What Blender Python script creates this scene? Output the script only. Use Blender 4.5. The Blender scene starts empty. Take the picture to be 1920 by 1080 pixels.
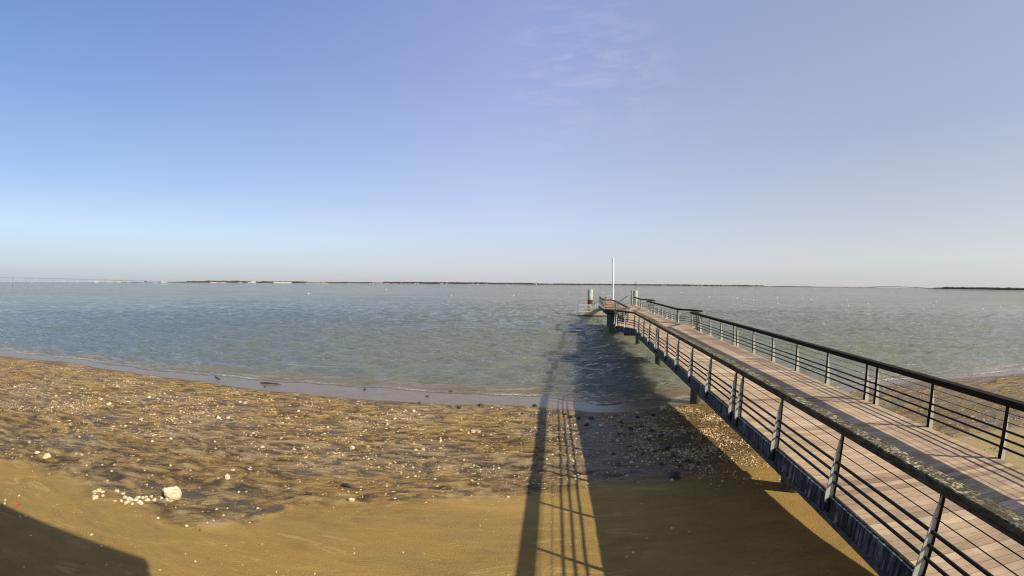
import bpy, math, random
import numpy as np
from mathutils import Matrix, Vector
random.seed(7)
rng = np.random.default_rng(11)
sc = bpy.context.scene
col = sc.collection

# ------------------------------------------------------------------ lens of the webcam (wide, barrel-distorting)
F_, C_, PIT, ROL, HC = 783.26, 83.3, 0.0098, -0.0075, 5.9
def ray(px, py):
    dx, dy = px-960.0, 540.0-py
    rr = math.hypot(dx, dy)+1e-9
    th = rr/F_
    for _ in range(30): th -= (F_*th+C_*th**3-rr)/(F_+3*C_*th*th)
    s = math.sin(th); xr = s*dx/rr; zr = s*dy/rr; y2 = math.cos(th)
    x = xr*math.cos(ROL)+zr*math.sin(ROL); z2 = -xr*math.sin(ROL)+zr*math.cos(ROL)
    return np.array([x, y2*math.cos(PIT)+z2*math.sin(PIT), -y2*math.sin(PIT)+z2*math.cos(PIT)])
def azim(px, py=533):
    r = ray(px, py); return math.atan2(r[0], r[1])

# ------------------------------------------------------------------ numpy noise
def _hash(ix, iy, seed):
    n = (ix.astype(np.int64)*374761393 + iy.astype(np.int64)*668265263 + seed*974711) & 0xffffffff
    n = ((n ^ (n >> 13))*1274126177) & 0xffffffff
    n = (n ^ (n >> 16)) & 0xffff
    return n/65535.0
def vnoise(x, y, seed=0):
    x = np.asarray(x, float); y = np.asarray(y, float)
    ix = np.floor(x); iy = np.floor(y); fx = x-ix; fy = y-iy
    u = fx*fx*(3-2*fx); v = fy*fy*(3-2*fy)
    a = _hash(ix, iy, seed); b = _hash(ix+1, iy, seed); c = _hash(ix, iy+1, seed); d = _hash(ix+1, iy+1, seed)
    return (a*(1-u)+b*u)*(1-v)+(c*(1-u)+d*u)*v
def fbm(x, y, seed=0, oct=4, gain=.5):
    s = 0; a = 1; t = 0
    for o in range(oct):
        s = s+a*vnoise(x*2**o+o*13.7, y*2**o-o*7.3, seed+o*17); t += a; a *= gain
    return s/t
def sstep(a, b, x):
    t = np.clip((x-a)/(b-a), 0, 1); return t*t*(3-2*t)

# ------------------------------------------------------------------ mesh collecting
class MB:
    def __init__(s): s.v = []; s.f = []; s.c = []; s.m = []; s.cc = 0.5; s.mi = 0
    def add(s, vs, fs):
        b = len(s.v); s.v += [tuple(map(float, p)) for p in vs]; s.c += [s.cc]*len(vs)
        s.f += [tuple(i+b for i in f) for f in fs]; s.m += [s.mi]*len(fs)
    def hexa(s, p):        # 8 points: bottom ring 0-3, top ring 4-7
        s.add(p, [(3, 2, 1, 0), (4, 5, 6, 7), (0, 1, 5, 4), (1, 2, 6, 5), (2, 3, 7, 6), (3, 0, 4, 7)])
    def box(s, x0, x1, y0, y1, z0, z1):
        s.hexa([(x0, y0, z0), (x1, y0, z0), (x1, y1, z0), (x0, y1, z0), (x0, y0, z1), (x1, y0, z1), (x1, y1, z1), (x0, y1, z1)])
    def loft(s, rings, closed=True, caps=True):
        n = len(rings[0]); vs = [p for r in rings for p in r]; fs = []
        for i in range(len(rings)-1):
            for j in range(n if closed else n-1):
                k = (j+1) % n
                fs.append((i*n+j, i*n+k, (i+1)*n+k, (i+1)*n+j))
        if caps: fs.append(tuple(range(n-1, -1, -1))); fs.append(tuple((len(rings)-1)*n+j for j in range(n)))
        s.add(vs, fs)
    def tube(s, pts, r, n=8):
        pts = [Vector(p) for p in pts]; rings = []
        for i, p in enumerate(pts):
            d = (pts[min(i+1, len(pts)-1)]-pts[max(i-1, 0)]).normalized()
            up = Vector((0, 0, 1)) if abs(d.z) < .95 else Vector((1, 0, 0))
            a = d.cross(up).normalized(); b = a.cross(d)
            rad = r[i] if isinstance(r, (list, tuple)) else r
            rings.append([tuple(p+(a*math.cos(2*math.pi*k/n)+b*math.sin(2*math.pi*k/n))*rad) for k in range(n)])
        s.loft(rings)
    def build(s, name, mats, parent=None, smooth=False):
        me = bpy.data.meshes.new(name); me.from_pydata(s.v, [], s.f)
        mats = mats if isinstance(mats, (list, tuple)) else [mats]
        for m in mats: me.materials.append(m)
        if len(mats) > 1: me.polygons.foreach_set('material_index', s.m)
        at = me.attributes.new('tone', 'FLOAT', 'POINT'); at.data.foreach_set('value', s.c)
        me.update()
        import bmesh
        bm = bmesh.new(); bm.from_mesh(me); bmesh.ops.recalc_face_normals(bm, faces=bm.faces); bm.to_mesh(me); bm.free()
        if smooth: me.polygons.foreach_set('use_smooth', [True]*len(me.polygons))
        o = bpy.data.objects.new(name, me); col.objects.link(o)
        if parent: o.parent = parent
        return o
def tag(o, label=None, cat=None, group=None, kind=None):
    if label: o['label'] = label
    if cat: o['category'] = cat
    if group: o['group'] = group
    if kind: o['kind'] = kind
    return o
def empty(name, loc=(0, 0, 0)):
    o = bpy.data.objects.new(name, None); o.location = loc; o.empty_display_size = .3; col.objects.link(o); return o

# ------------------------------------------------------------------ materials
class NT:
    def __init__(s, name):
        s.mat = bpy.data.materials.new(name); s.mat.use_nodes = True; s.t = s.mat.node_tree
        s.b = s.t.nodes['Principled BSDF']
    def n(s, typ, ins=None, **kw):
        nd = s.t.nodes.new(typ)
        for k, v in kw.items(): setattr(nd, k, v)
        for k, v in (ins or {}).items(): s.set(nd, k, v)
        return nd
    def set(s, nd, k, v):
        if isinstance(v, bpy.types.NodeSocket): s.t.links.new(v, nd.inputs[k])
        else:
            if nd.inputs[k].type == 'RGBA':
                v = (*v[:3], 1) if isinstance(v, (tuple, list)) else (v, v, v, 1)
            nd.inputs[k].default_value = v
    def pos(s): return s.n('ShaderNodeTexCoord').outputs['Object']
    def mapped(s, scale, rot=(0, 0, 0), vec=None):
        return s.n('ShaderNodeMapping', {'Vector': vec or s.pos(), 'Scale': scale, 'Rotation': rot}).outputs[0]
    def noise(s, vec, scale, detail=4, rough=.55, dist=0):
        return s.n('ShaderNodeTexNoise', {'Vector': vec, 'Scale': scale, 'Detail': detail, 'Roughness': rough, 'Distortion': dist}).outputs['Fac']
    def attr(s, name): return s.n('ShaderNodeAttribute', attribute_name=name).outputs['Fac']
    def ramp(s, fac, stops):
        nd = s.n('ShaderNodeValToRGB', {'Fac': fac}); e = nd.color_ramp.elements
        while len(e) < len(stops): e.new(.5)
        for i, (p, c) in enumerate(stops):
            e[i].position = p; e[i].color = (*c, 1) if isinstance(c, (tuple, list)) else (c, c, c, 1)
        return nd.outputs[0]
    def mix(s, fac, a, b, mode='MIX'):
        nd = s.n('ShaderNodeMix', data_type='RGBA', blend_type=mode)
        s.set(nd, 0, fac); s.set(nd, 6, a); s.set(nd, 7, b); return nd.outputs[2]
    def math(s, op, a, b=0.0, clamp=False):
        nd = s.n('ShaderNodeMath', operation=op, use_clamp=clamp); s.set(nd, 0, a); s.set(nd, 1, b); return nd.outputs[0]
    def bump(s, h, strength, dist, normal=None):
        nd = s.n('ShaderNodeBump', {'Height': h, 'Strength': strength, 'Distance': dist})
        if normal: s.set(nd, 'Normal', normal)
        return nd.outputs[0]
    def P(s, **kw):
        for k, v in kw.items(): s.set(s.b, {'color': 'Base Color', 'rough': 'Roughness', 'metal': 'Metallic', 'normal': 'Normal', 'ior': 'IOR', 'spec': 'Specular IOR Level'}[k], v)
        return s.mat
def simple(name, c, c2=None, scale=4, rough=.6, metal=0, bumps=.15, dist=.01, spec=.3):
    t = NT(name); f = t.noise(t.pos(), scale, 5)
    cc = t.mix(t.ramp(f, [(.35, 0.), (.65, 1.)]), c, c2 or tuple(x*.7 for x in c))
    return t.P(color=cc, rough=rough, metal=metal, spec=spec, normal=t.bump(t.noise(t.pos(), scale*6, 3), bumps, dist))

def mat_sand():
    t = NT('sand'); p = t.pos()
    lx = t.n('ShaderNodeSeparateXYZ', {'Vector': p}).outputs[0]
    R = t.attr('rough'); W = t.attr('wet'); O = t.attr('oyster'); H = t.attr('relief'); Fi = t.attr('film')
    big = t.noise(t.mapped((.25, .5, 1)), 1.0, 4); med = t.noise(t.mapped((.7, 1.8, 1)), 2.2, 6, .65, .8)
    fin = t.noise(t.mapped((1, 1.5, 1)), 28, 4, .6); grain = t.noise(p, 130, 2)
    streak = t.noise(t.mapped((.45, 1.9, 1), (0, 0, .10)), 1.1, 7, .72, 1.4)
    smooth = t.mix(t.ramp(med, [(.32, 0.), (.68, 1.)]), (.295, .182, .046), (.205, .127, .034))
    smooth = t.mix(t.ramp(big, [(.38, 0.), (.66, 1.)]), smooth, (.335, .208, .056))
    smooth = t.mix(t.ramp(streak, [(.50, 0.), (.68, .65)]), smooth, (.185, .13, .05))
    smooth = t.mix(t.ramp(streak, [(.32, .8), (.43, 0.)]), smooth, (.41, .29, .115))
    smooth = t.mix(t.math('MULTIPLY', t.ramp(fin, [(.60, 0.), (.70, 1.)]), .45), smooth, (.46, .34, .15))
    eastw = t.n('ShaderNodeMapRange', {'Value': lx, 'From Min': 8.0, 'From Max': 13.0}, clamp=True).outputs[0]
    smooth = t.mix(t.math('MULTIPLY', eastw, .75), smooth, t.ramp(med, [(.35, (.285, .215, .10)), (.65, (.40, .315, .16))]))
    rip = t.noise(t.mapped((1.7, 2.6, 1)), 6.5, 8, .82, .8)
    hh = t.math('ADD', t.math('MULTIPLY', H, .38), t.math('MULTIPLY', rip, .60))
    mud = t.ramp(hh, [(.33, (.018, .010, .003)), (.43, (.070, .040, .013)), (.49, (.215, .126, .038)), (.57, (.315, .194, .060)), (.72, (.52, .37, .15))])  # wet hollows dark, crests pale; relief shading partly put into the colour
    grey = t.ramp(hh, [(.33, (.018, .012, .007)), (.43, (.075, .052, .030)), (.50, (.205, .150, .088)), (.57, (.30, .225, .135)), (.72, (.48, .38, .24))])
    mud = t.mix(t.ramp(big, [(.42, .05), (.64, .8)]), mud, grey)
    base = t.mix(R, smooth, mud)
    wetc = t.ramp(med, [(.35, (.105, .078, .052)), (.65, (.165, .128, .092))])
    wetc = t.mix(t.math('MULTIPLY', t.math('SUBTRACT', 1.0, Fi), .6), wetc, (.050, .038, .028))
    wetc = t.mix(t.ramp(fin, [(.56, 0.), (.70, .8)]), wetc, (.055, .045, .035))
    base = t.mix(t.math('MULTIPLY', W, .85), base, wetc)
    v = t.n('ShaderNodeTexVoronoi', {'Vector': t.mapped((1, 1.7, 1)), 'Scale': 11.0}).outputs['Distance']
    oys = t.ramp(v, [(.10, (.62, .42, .13)), (.28, (.28, .16, .040)), (.5, (.06, .034, .011))])
    base = t.mix(t.math('MULTIPLY', O, t.ramp(med, [(.36, 0.), (.5, 1.)])), base, oys)
    base = t.mix(.12, base, t.ramp(grain, [(.3, (.03, .02, .01)), (.7, (.5, .38, .2))]))
    rg = t.mix(W, t.mix(R, .85, t.ramp(hh, [(.36, .42), (.55, .9)])), t.mix(Fi, t.ramp(fin, [(.3, .42), (.7, .68)]), t.ramp(fin, [(.3, .20), (.7, .42)])))
    h1 = t.math('MULTIPLY', hh, t.math('MULTIPLY', R, 1.2)); h2 = t.math('ADD', h1, t.math('MULTIPLY', fin, .16))
    h2 = t.math('ADD', h2, t.math('MULTIPLY', streak, .10))
    h2 = t.math('MULTIPLY', h2, t.math('SUBTRACT', 1.0, t.math('MULTIPLY', W, .80)))
    b = t.bump(h2, 1.0, .12); b = t.bump(grain, .25, .004, b)
    base = t.mix(1.0, base, (1.0, .99, .95), 'MULTIPLY')
    return t.P(color=base, rough=rg, normal=b, spec=t.mix(W, t.mix(R, .08, .12), .42))

def mat_water():
    t = NT('sea_water'); p = t.pos()
    S = t.attr('shallow'); Fm = t.attr('foam'); Ch = t.attr('chop')
    big = t.noise(t.mapped((.006, .03, 1)), 1.0, 3)
    w1 = t.noise(t.mapped((.16, .62, 1), (0, 0, .08)), 1.25, 5, .58, .5)
    w2 = t.noise(t.mapped((.6, 2.2, 1), (0, 0, -.12)), 2.2, 4, .6, .3)
    w0 = t.noise(t.mapped((.085, .21, 1), (0, 0, .05)), 1.0, 6, .68, .4)
    c = t.mix(t.ramp(big, [(.35, 0.), (.65, 1.)]), (.164, .160, .094), (.142, .145, .098))
    px_ = t.n('ShaderNodeSeparateXYZ', {'Vector': p}).outputs[0]
    skyfade = t.n('ShaderNodeMapRange', {'Value': t.math('ADD', px_, t.math('MULTIPLY', t.math('SUBTRACT', big, .5), 30.0)), 'From Min': -40.0, 'From Max': 14.0}, clamp=True).outputs[0]
    c = t.mix(skyfade, (.120, .145, .144), c)  # reflected blue sky put into the base colour, stronger to the left
    c = t.mix(S, c, (.165, .125, .062))
    fn = t.noise(t.mapped((1.2, 4, 1)), 5, 5, .7)
    ff = t.math('MULTIPLY', Fm, t.ramp(fn, [(.45, 0.), (.6, 1.)]))
    c = t.mix(ff, c, (.66, .60, .47))
    hh = t.math('ADD', t.math('MULTIPLY', w1, 1.0), t.math('MULTIPLY', w2, .22))
    hh = t.math('ADD', hh, t.math('MULTIPLY', w0, t.math('MULTIPLY', Ch, 22.0)))
    calm = t.math('SUBTRACT', 1.0, t.math('MULTIPLY', S, .5))
    b = t.bump(t.math('MULTIPLY', hh, calm), 1.0, 1.7)
    t.b.subsurface_method = 'BURLEY'
    t.set(t.b, 'Subsurface Weight', t.math('SUBTRACT', 1.0, ff)); t.set(t.b, 'Subsurface Radius', (1.0, 1.0, .8)); t.set(t.b, 'Subsurface Scale', 2.2)
    return t.P(color=c, rough=t.mix(ff, t.mix(Ch, .05, .10), .7), normal=b, ior=1.333)

def mat_deck():
    t = NT('deck_boards'); a = t.attr('tone')
    g = t.noise(t.mapped((.6, 9, 9), (0, 0, -.1558)), 3, 5, .6)
    bl = t.noise(t.mapped((1, 1, 1)), .9, 4)
    c = t.ramp(a, [(.0, (.115, .070, .040)), (.3, (.315, .210, .118)), (.55, (.43, .30, .172)), (1., (.64, .48, .292))])
    c = t.mix(.32, c, t.ramp(g, [(.3, (.17, .105, .06)), (.7, (.56, .41, .275))]))
    c = t.mix(t.math('MULTIPLY', t.ramp(bl, [(.48, 0.), (.66, 1.)]), .5), c, (.19, .13, .085))
    return t.P(color=c, rough=.85, normal=t.bump(g, .4, .006), spec=.15)
def mat_handrail(name, lichen):
    t = NT(name); p = t.pos()
    g = t.noise(t.mapped((9, 1.2, 9), (0, 0, .1558)), 3, 5, .65)
    k = .28 if lichen < .5 else 1.25
    c = t.ramp(g, [(.3, (.018*k, .013*k, .009*k)), (.55, (.062*k, .047*k, .031*k)), (.75, (.14*k, .11*k, .075*k))])
    n = t.noise(p, 9, 5, .7, .4); v = t.noise(p, 22, 3, .6)
    m = t.math('MULTIPLY', t.ramp(n, [(.42, 0.), (.56, 1.)]), t.ramp(v, [(.45, 0.), (.56, 1.)]))
    m = t.math('MULTIPLY', m, t.ramp(t.noise(p, 1.3, 3), [(.38, .15), (.58, 1.)]))
    gz = t.n('ShaderNodeSeparateXYZ', {'Vector': t.n('ShaderNodeNewGeometry').outputs['Normal']}).outputs[2]
    m = t.math('MULTIPLY', m, t.math('MULTIPLY', t.ramp(gz, [(.0, .10), (.6, 1.)]), lichen))
    c = t.mix(m, c, t.mix(t.ramp(v, [(.5, 0.), (.75, 1.)]), (.24, .22, .10), (.62, .57, .34)))
    return t.P(color=c, rough=.9, normal=t.bump(n, .5, .012), spec=.1)
def mat_fascia():
    t = NT('streaked_steel')
    s = t.noise(t.mapped((9, 9, .8)), 1.4, 5, .7); b = t.noise(t.pos(), 3, 6, .7)
    c = t.ramp(s, [(.40, (.012, .015, .018)), (.51, (.045, .053, .062)), (.58, (.11, .128, .138)), (.72, (.30, .315, .30))])
    c = t.mix(t.ramp(b, [(.5, 0.), (.66, .8)]), c, (.016, .016, .016))
    return t.P(color=c, spec=.15, rough=.6, normal=t.bump(b, .2, .01))
def mat_pile(name, kind):
    t = NT(name); p = t.pos()
    z = t.n('ShaderNodeSeparateXYZ', {'Vector': p}).outputs[2]
    n = t.noise(t.mapped((3, 3, 1.5)), 2, 5, .65); n2 = t.noise(p, 11, 4, .6)
    zz = t.math('ADD', z, t.math('MULTIPLY', t.math('SUBTRACT', n, .5), .9))
    if kind == 'rust':
        c = t.ramp(n, [(.35, (.34, .085, .035)), (.5, (.45, .17, .08)), (.62, (.46, .33, .22))]); lo, hi = -.3, .3
    elif kind == 'brown':
        c = t.ramp(n, [(.35, (.11, .06, .035)), (.65, (.30, .21, .12))]); lo, hi = -.5, .45
    elif kind == 'weed':
        c = t.ramp(n, [(.35, (.24, .26, .09)), (.65, (.36, .37, .17))]); lo, hi = -.2, 1.2
    else:
        c = t.ramp(n, [(.35, (.34, .28, .20)), (.65, (.50, .44, .34))]); lo, hi = .0, .75
    alg = t.ramp(n2, [(.35, (.035, .04, .016)), (.65, (.12, .115, .045))])
    f = t.n('ShaderNodeMapRange', {'Value': zz, 'From Min': lo, 'From Max': hi, 'To Min': 1.0, 'To Max': 0.0}, clamp=True).outputs[0]
    return t.P(color=t.mix(f, c, alg), rough=.8, normal=t.bump(n2, .4, .02))
def mat_shell():
    t = NT('pale_shell'); a = t.attr('tone')
    return t.P(color=t.ramp(a, [(.0, (.10, .055, .018)), (.3, (.30, .19, .065)), (.65, (.55, .40, .19)), (1., (.78, .67, .46))]), rough=.6)
def mat_rock(name, c, c2):
    t = NT(name); n = t.noise(t.pos(), 6, 6, .7)
    return t.P(color=t.mix(t.ramp(n, [(.35, 0.), (.65, 1.)]), c, c2), rough=.8, normal=t.bump(n, .6, .03))

M = dict(mastwhite=simple('mast_paint', (.82, .82, .80), (.74, .74, .72), 2, .4), sand=mat_sand(), water=mat_water(), deck=mat_deck(), railL=mat_handrail('lichened_wood', 1.0), railR=mat_handrail('dark_wood', .05),
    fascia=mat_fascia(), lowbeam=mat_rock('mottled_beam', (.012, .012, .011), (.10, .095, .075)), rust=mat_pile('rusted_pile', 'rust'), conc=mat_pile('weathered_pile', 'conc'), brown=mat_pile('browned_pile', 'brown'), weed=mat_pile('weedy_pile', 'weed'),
    rail=simple('dark_green_paint', (.016, .017, .016), (.028, .027, .024), 8, .6, spec=.12), fin=simple('grey_green_paint', (.50, .49, .40), (.40, .39, .30), 5, .6),
    flange=simple('shade_dark_steel', (.009, .010, .010), (.016, .016, .015), 6, .7, spec=.1),  # flange's shaded look put into the colour; bench legs share it
    white=simple('white_paint', (.52, .51, .43), (.27, .28, .20), 3, .5), red=simple('red_band_paint', (.16, .022, .014), (.08, .014, .010), 3, .6),
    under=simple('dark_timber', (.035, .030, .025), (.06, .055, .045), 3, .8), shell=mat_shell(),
    chalk=mat_rock('chalk_stone', (.66, .57, .38), (.42, .33, .17)), darkrock=mat_rock('dark_stone', (.022, .020, .016), (.05, .045, .035)),
    stick=simple('wet_wood', (.035, .028, .022), (.06, .05, .04), 9, .6), scrap=simple('red_plastic', (.45, .03, .02), (.36, .03, .02), 9, .4),
    orange=simple('warm_wood', (.50, .28, .17), (.40, .22, .13), 3, .7), beige=simple('pale_timber', (.44, .36, .27), (.34, .27, .20), 3, .7),
    plaster=simple('pale_plaster', (.40, .38, .35), (.32, .31, .28), 1, .8), tile=simple('clay_roof', (.34, .15, .09), (.28, .12, .08), 2, .8),
    wood=simple('distant_foliage', (.052, .056, .048), (.080, .076, .062), .05, .9), brownwood=simple('bare_woodland', (.085, .060, .050), (.058, .046, .040), .05, .9),
    land=simple('distant_shore', (.26, .22, .18), (.19, .17, .14), .02, .9), concrete=simple('pale_concrete', (.24, .25, .26), (.20, .21, .22), .05, .8),
    bouy=simple('white_plastic', (.85, .85, .82), (.75, .75, .72), 2, .4), darkb=simple('dark_plastic', (.05, .05, .06), (.08, .07, .07), 2, .4), weedy=simple('seaweed', (.06, .05, .02), (.14, .10, .04), 6, .6))

# ------------------------------------------------------------------ ground and shoreline
SA = np.array([(-400, 10), (-120, 17), (-60, 20.2), (-40.2, 20.9), (-32, 21.9), (-24.6, 21.3), (-17.4, 21.1), (-13.3, 20.5), (-9.9, 20.3), (-6.9, 20.05), (-2.8, 19.6), (-.2, 19.9), (2.1, 19.35),
    (4.4, 18.4), (7.3, 19.2), (9.05, 19.4), (13, 19.5), (19, 19.3), (23, 20.2), (28, 19.9), (33, 18.8), (60, 16), (150, 8), (400, 0)])
SB = SA.copy(); SB[:, 1] += np.interp(SA[:, 0], [-60, -35, -24, -8, 0, 9, 14, 60], [2.6, 1.6, 1.35, 2.6, 1.9, 1.1, .8, .8])
def shore(x, A, s):
    return np.interp(x, A[:, 0], A[:, 1]) + (.4 if A is SA else 1.1)*(fbm(np.asarray(x)*.45, np.asarray(x)*0+s, 5, 3)-.5)
EDGE = np.array([(-60, 8), (-15.4, 7.3), (-12.7, 7.5), (-9, 7.2), (-5.9, 7.4), (-5.2, 8.5), (-3.4, 9.3), (0, 9.9), (2.5, 10.7), (5.3, 10.9), (8.7, 12.2), (11, 12.5), (16, 11), (24, 9.5), (60, 8)])
def relief(x, y):
    wx_ = 1.1*(fbm(x*.8, y*1.3, 8, 3)-.5); wy_ = .5*(fbm(x*.9+9, y*1.1, 9, 3)-.5)
    a = fbm(x*2.1+wx_*1.5, y*4.6+wy_*3.5, 41, 5, .62)
    rd = 1-np.abs(2*fbm(x*2.0+wx_*2.2, y*5.2+wy_*5, 44, 2)-1)
    return np.clip(.53+1.25*(a-.5)+.40*(.60-rd**2.2), 0, 1)
def ground_h(x, y, detail=True):
    x = np.asarray(x, float); y = np.asarray(y, float)
    a = shore(x, SA, 3.1); b = shore(x, SB, 9.2); d = a-y
    z = np.where(d > 0, .032+.0355*d, .032+.032*np.maximum(d, -(b-a))/np.maximum(b-a, .3))
    z = np.where(y > b, -.06*(y-b), z); z = np.maximum(z, -1.2)
    z = z + .24*np.exp(-((x-8)**2/12+(y-3.5)**2/9)) + .05*(fbm(x*.22, y*.3, 2, 3)-.5)*sstep(0, 4, d)
    if detail:
        e = np.interp(x, EDGE[:, 0], EDGE[:, 1]) + 1.1*(fbm(x*.55, y*.9, 31, 4)-.5)
        r = sstep(-.2, .7, y-e)
        z = z + r*sstep(-.1, 1.2, d)*.055*(relief(x, y)-.5) + .012*(fbm(x*1.5, y*3, 6, 3)-.5)*(d > 0)
    return z
def ground_masks(x, y):
    a = shore(x, SA, 3.1); d = a-y
    e = np.interp(x, EDGE[:, 0], EDGE[:, 1]) + 1.1*(fbm(x*.55, y*.9, 31, 4)-.5)
    r = sstep(-.2, .7, y-e)
    film = sstep(.25, -.15, d+.5*(fbm(x*1.1, y*2.2, 77, 4)-.5))
    n1 = relief(x, y)
    pud = r*sstep(.56, .68, fbm(x*.33+4, y*.6, 51, 4))*sstep(.62, .40, n1)*.6
    right = sstep(11, 14, x)*sstep(.34, .54, fbm(x*.5, y*1.5, 63, 4))*r*.9
    chan = np.clip(1.5*np.exp(-(((x-4.7-.14*(y-14.5))/2.5)**4+((y-14.8)/4.2)**4)), 0, 1)*sstep(.30, .46, fbm(x*.9, y*1.7, 66, 4))*r
    wet = np.clip(np.maximum(np.maximum(film, chan), np.maximum(pud, right)), 0, 1)
    oy = np.exp(-(((x-8.6)/2.6)**2+((y-16.4)/2.5)**2))+.8*np.exp(-(((x-6.8)/2.2)**2+((y-13.4)/2.0)**2))+.5*np.exp(-(((x-21)/6)**2+((y-13.5)/2.2)**2))
    oy = np.clip(oy*1.3, 0, 1)*sstep(-.3, .3, d)
    return r*(1-film), wet*(1-.8*oy), oy
def axis(lo, c0, c1, hi, step, grow):
    m = list(np.arange(c0, c1+1e-6, step)); s = step; p = c1; R = []
    while p < hi: s *= grow; p += s; R.append(p)
    s = step; p = c0; L = []
    while p > lo: s *= grow; p -= s; L.append(p)
    return np.array(L[::-1]+m+R)
def grid(name, xs, ys, hfun, mat, attrs):
    X, Y = np.meshgrid(xs, ys); nx, ny = len(xs), len(ys)
    Z = hfun(X, Y)
    V = np.stack([X.ravel(), Y.ravel(), Z.ravel()], 1)
    i = (np.arange(ny-1)[:, None]*nx+np.arange(nx-1)[None]).ravel()
    Fc = np.stack([i, i+1, i+nx+1, i+nx], 1).astype(np.int32)
    me = bpy.data.meshes.new(name)
    me.vertices.add(len(V)); me.vertices.foreach_set('co', V.astype(np.float32).ravel())
    me.loops.add(Fc.size); me.loops.foreach_set('vertex_index', Fc.ravel())
    me.polygons.add(len(Fc)); me.polygons.foreach_set('loop_start', np.arange(len(Fc), dtype=np.int32)*4)
    me.update(calc_edges=True); me.polygons.foreach_set('use_smooth', np.ones(len(Fc), bool))
    for k, a in attrs(X, Y).items():
        at = me.attributes.new(k, 'FLOAT', 'POINT'); at.data.foreach_set('value', np.asarray(a, np.float32).ravel())
    me.materials.append(mat); me.update()
    o = bpy.data.objects.new(name, me); col.objects.link(o); o['kind'] = 'structure'; return o
gx = axis(-420, -17, 13, 420, .075, 1.035); gy = np.concatenate([np.arange(-30, 3, 1.0), np.arange(3, 9, .07), np.arange(9, 24, .055), 24+np.cumsum(.08*1.12**np.arange(42))])
def gattr(X, Y):
    r, w, o = ground_masks(X, Y); d = shore(X, SA, 3.1)-Y
    return dict(rough=r, wet=w, oyster=o, relief=relief(X, Y), film=sstep(.3, -.1, d))
grid('ground', gx, gy, ground_h, M['sand'], gattr)

def gpt(px, py):
    """where the line of sight of a photo pixel meets the beach"""
    r = ray(px, py); t = (HC-.3)/-r[2]
    for _ in range(12):
        p = r*t; z = float(ground_h(p[0], p[1], False)); t = (HC-z)/-r[2]
    p = r*t; return p[0], p[1], float(ground_h(np.array([p[0]]), np.array([p[1]]))[0])
def wpt(px, py, z=0.0):
    r = ray(px, py); t = (HC-z)/-r[2]; return r[0]*t, r[1]*t, z

# ------------------------------------------------------------------ the sea: wind chop from a wave spectrum
def spectrum(N, L, peak, wdir, amp, seed):
    g = np.random.default_rng(seed)
    k = np.fft.fftfreq(N, L/N)*2*np.pi; KX, KY = np.meshgrid(k, k); K = np.hypot(KX, KY)+1e-9
    kp = 2*np.pi/peak
    S = np.exp(-1.1*(kp/K)**2)/K**3.4*np.exp(-(K/(kp*9))**2)
    c = (KX*math.cos(wdir)+KY*math.sin(wdir))/K; S *= np.abs(c)**9+.015
    A = (g.normal(size=(N, N))+1j*g.normal(size=(N, N)))*np.sqrt(S); A[0, 0] = 0
    h = np.real(np.fft.ifft2(A)); return h*amp/h.std()
T1 = spectrum(512, 46.0, 2.9, math.radians(84), .088, 3); T2 = spectrum(512, 23.0, 1.1, math.radians(100), .011, 4)
def samp(T, L, x, y):
    N = T.shape[0]; u = (x/L*N) % N; v = (y/L*N) % N
    i = np.floor(u).astype(int); j = np.floor(v).astype(int); a = u-i; b = v-j
    i0, j0, i1, j1 = i % N, j % N, (i+1) % N, (j+1) % N
    return (T[j0, i0]*(1-a)+T[j0, i1]*a)*(1-b)+(T[j1, i0]*(1-a)+T[j1, i1]*a)*b
def water_h(X, Y):
    b = shore(X, SB, 9.2); e = Y-b
    d = np.hypot(X, Y)
    ca, sa = math.cos(.3), math.sin(.3)
    w = samp(T1, 46., X, Y)*np.exp(-(d/170)**2)+samp(T2, 23., X*ca-Y*sa, X*sa+Y*ca)*np.exp(-(d/70)**2)
    patch = .35+1.3*fbm(X*.022, Y*.07, 91, 4)
    z = w*patch*sstep(-.3, 5, e)
    br = .5+.9*vnoise(X*.35, X*0+2.2, 12)
    z = z+.05*br*np.exp(-((e-.55)/.28)**2)+.03*np.exp(-((e-2.6-.6*np.sin(X*.3))/.5)**2)*br
    return np.where(e < -.6, -.12, np.where(e < 0, z-.02, z))
def wattr(X, Y):
    b = shore(X, SB, 9.2); e = Y-b
    br = sstep(.35, .7, vnoise(X*.35, X*0+2.2, 12))
    return dict(shallow=sstep(4.2, .1, e+1.4*(fbm(X*.3, Y*.8, 23, 3)-.5)), foam=np.exp(-((e-.30)/.13)**2)*(.2+.8*br)+.55*np.exp(-((e-1.5-.5*np.sin(X*.5))/.12)**2)*br, chop=sstep(8, 150, e)*(.55+.45*sstep(.35, .65, fbm(X*.012, Y*.05, 19, 3))))
wx = axis(-9000, -55, 55, 9000, .26, 1.045); wy = np.concatenate([np.arange(5, 17.5, .5), np.arange(17.5, 46, .12), 46+np.cumsum(.13*1.014**np.arange(230)), 46+np.sum(.13*1.014**np.arange(230))+np.cumsum(3.4*1.05**np.arange(110))])
wy = np.concatenate([wy[wy < 9000], [9500]])
grid('sea_water', wx, wy, water_h, M['water'], wattr)

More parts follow.
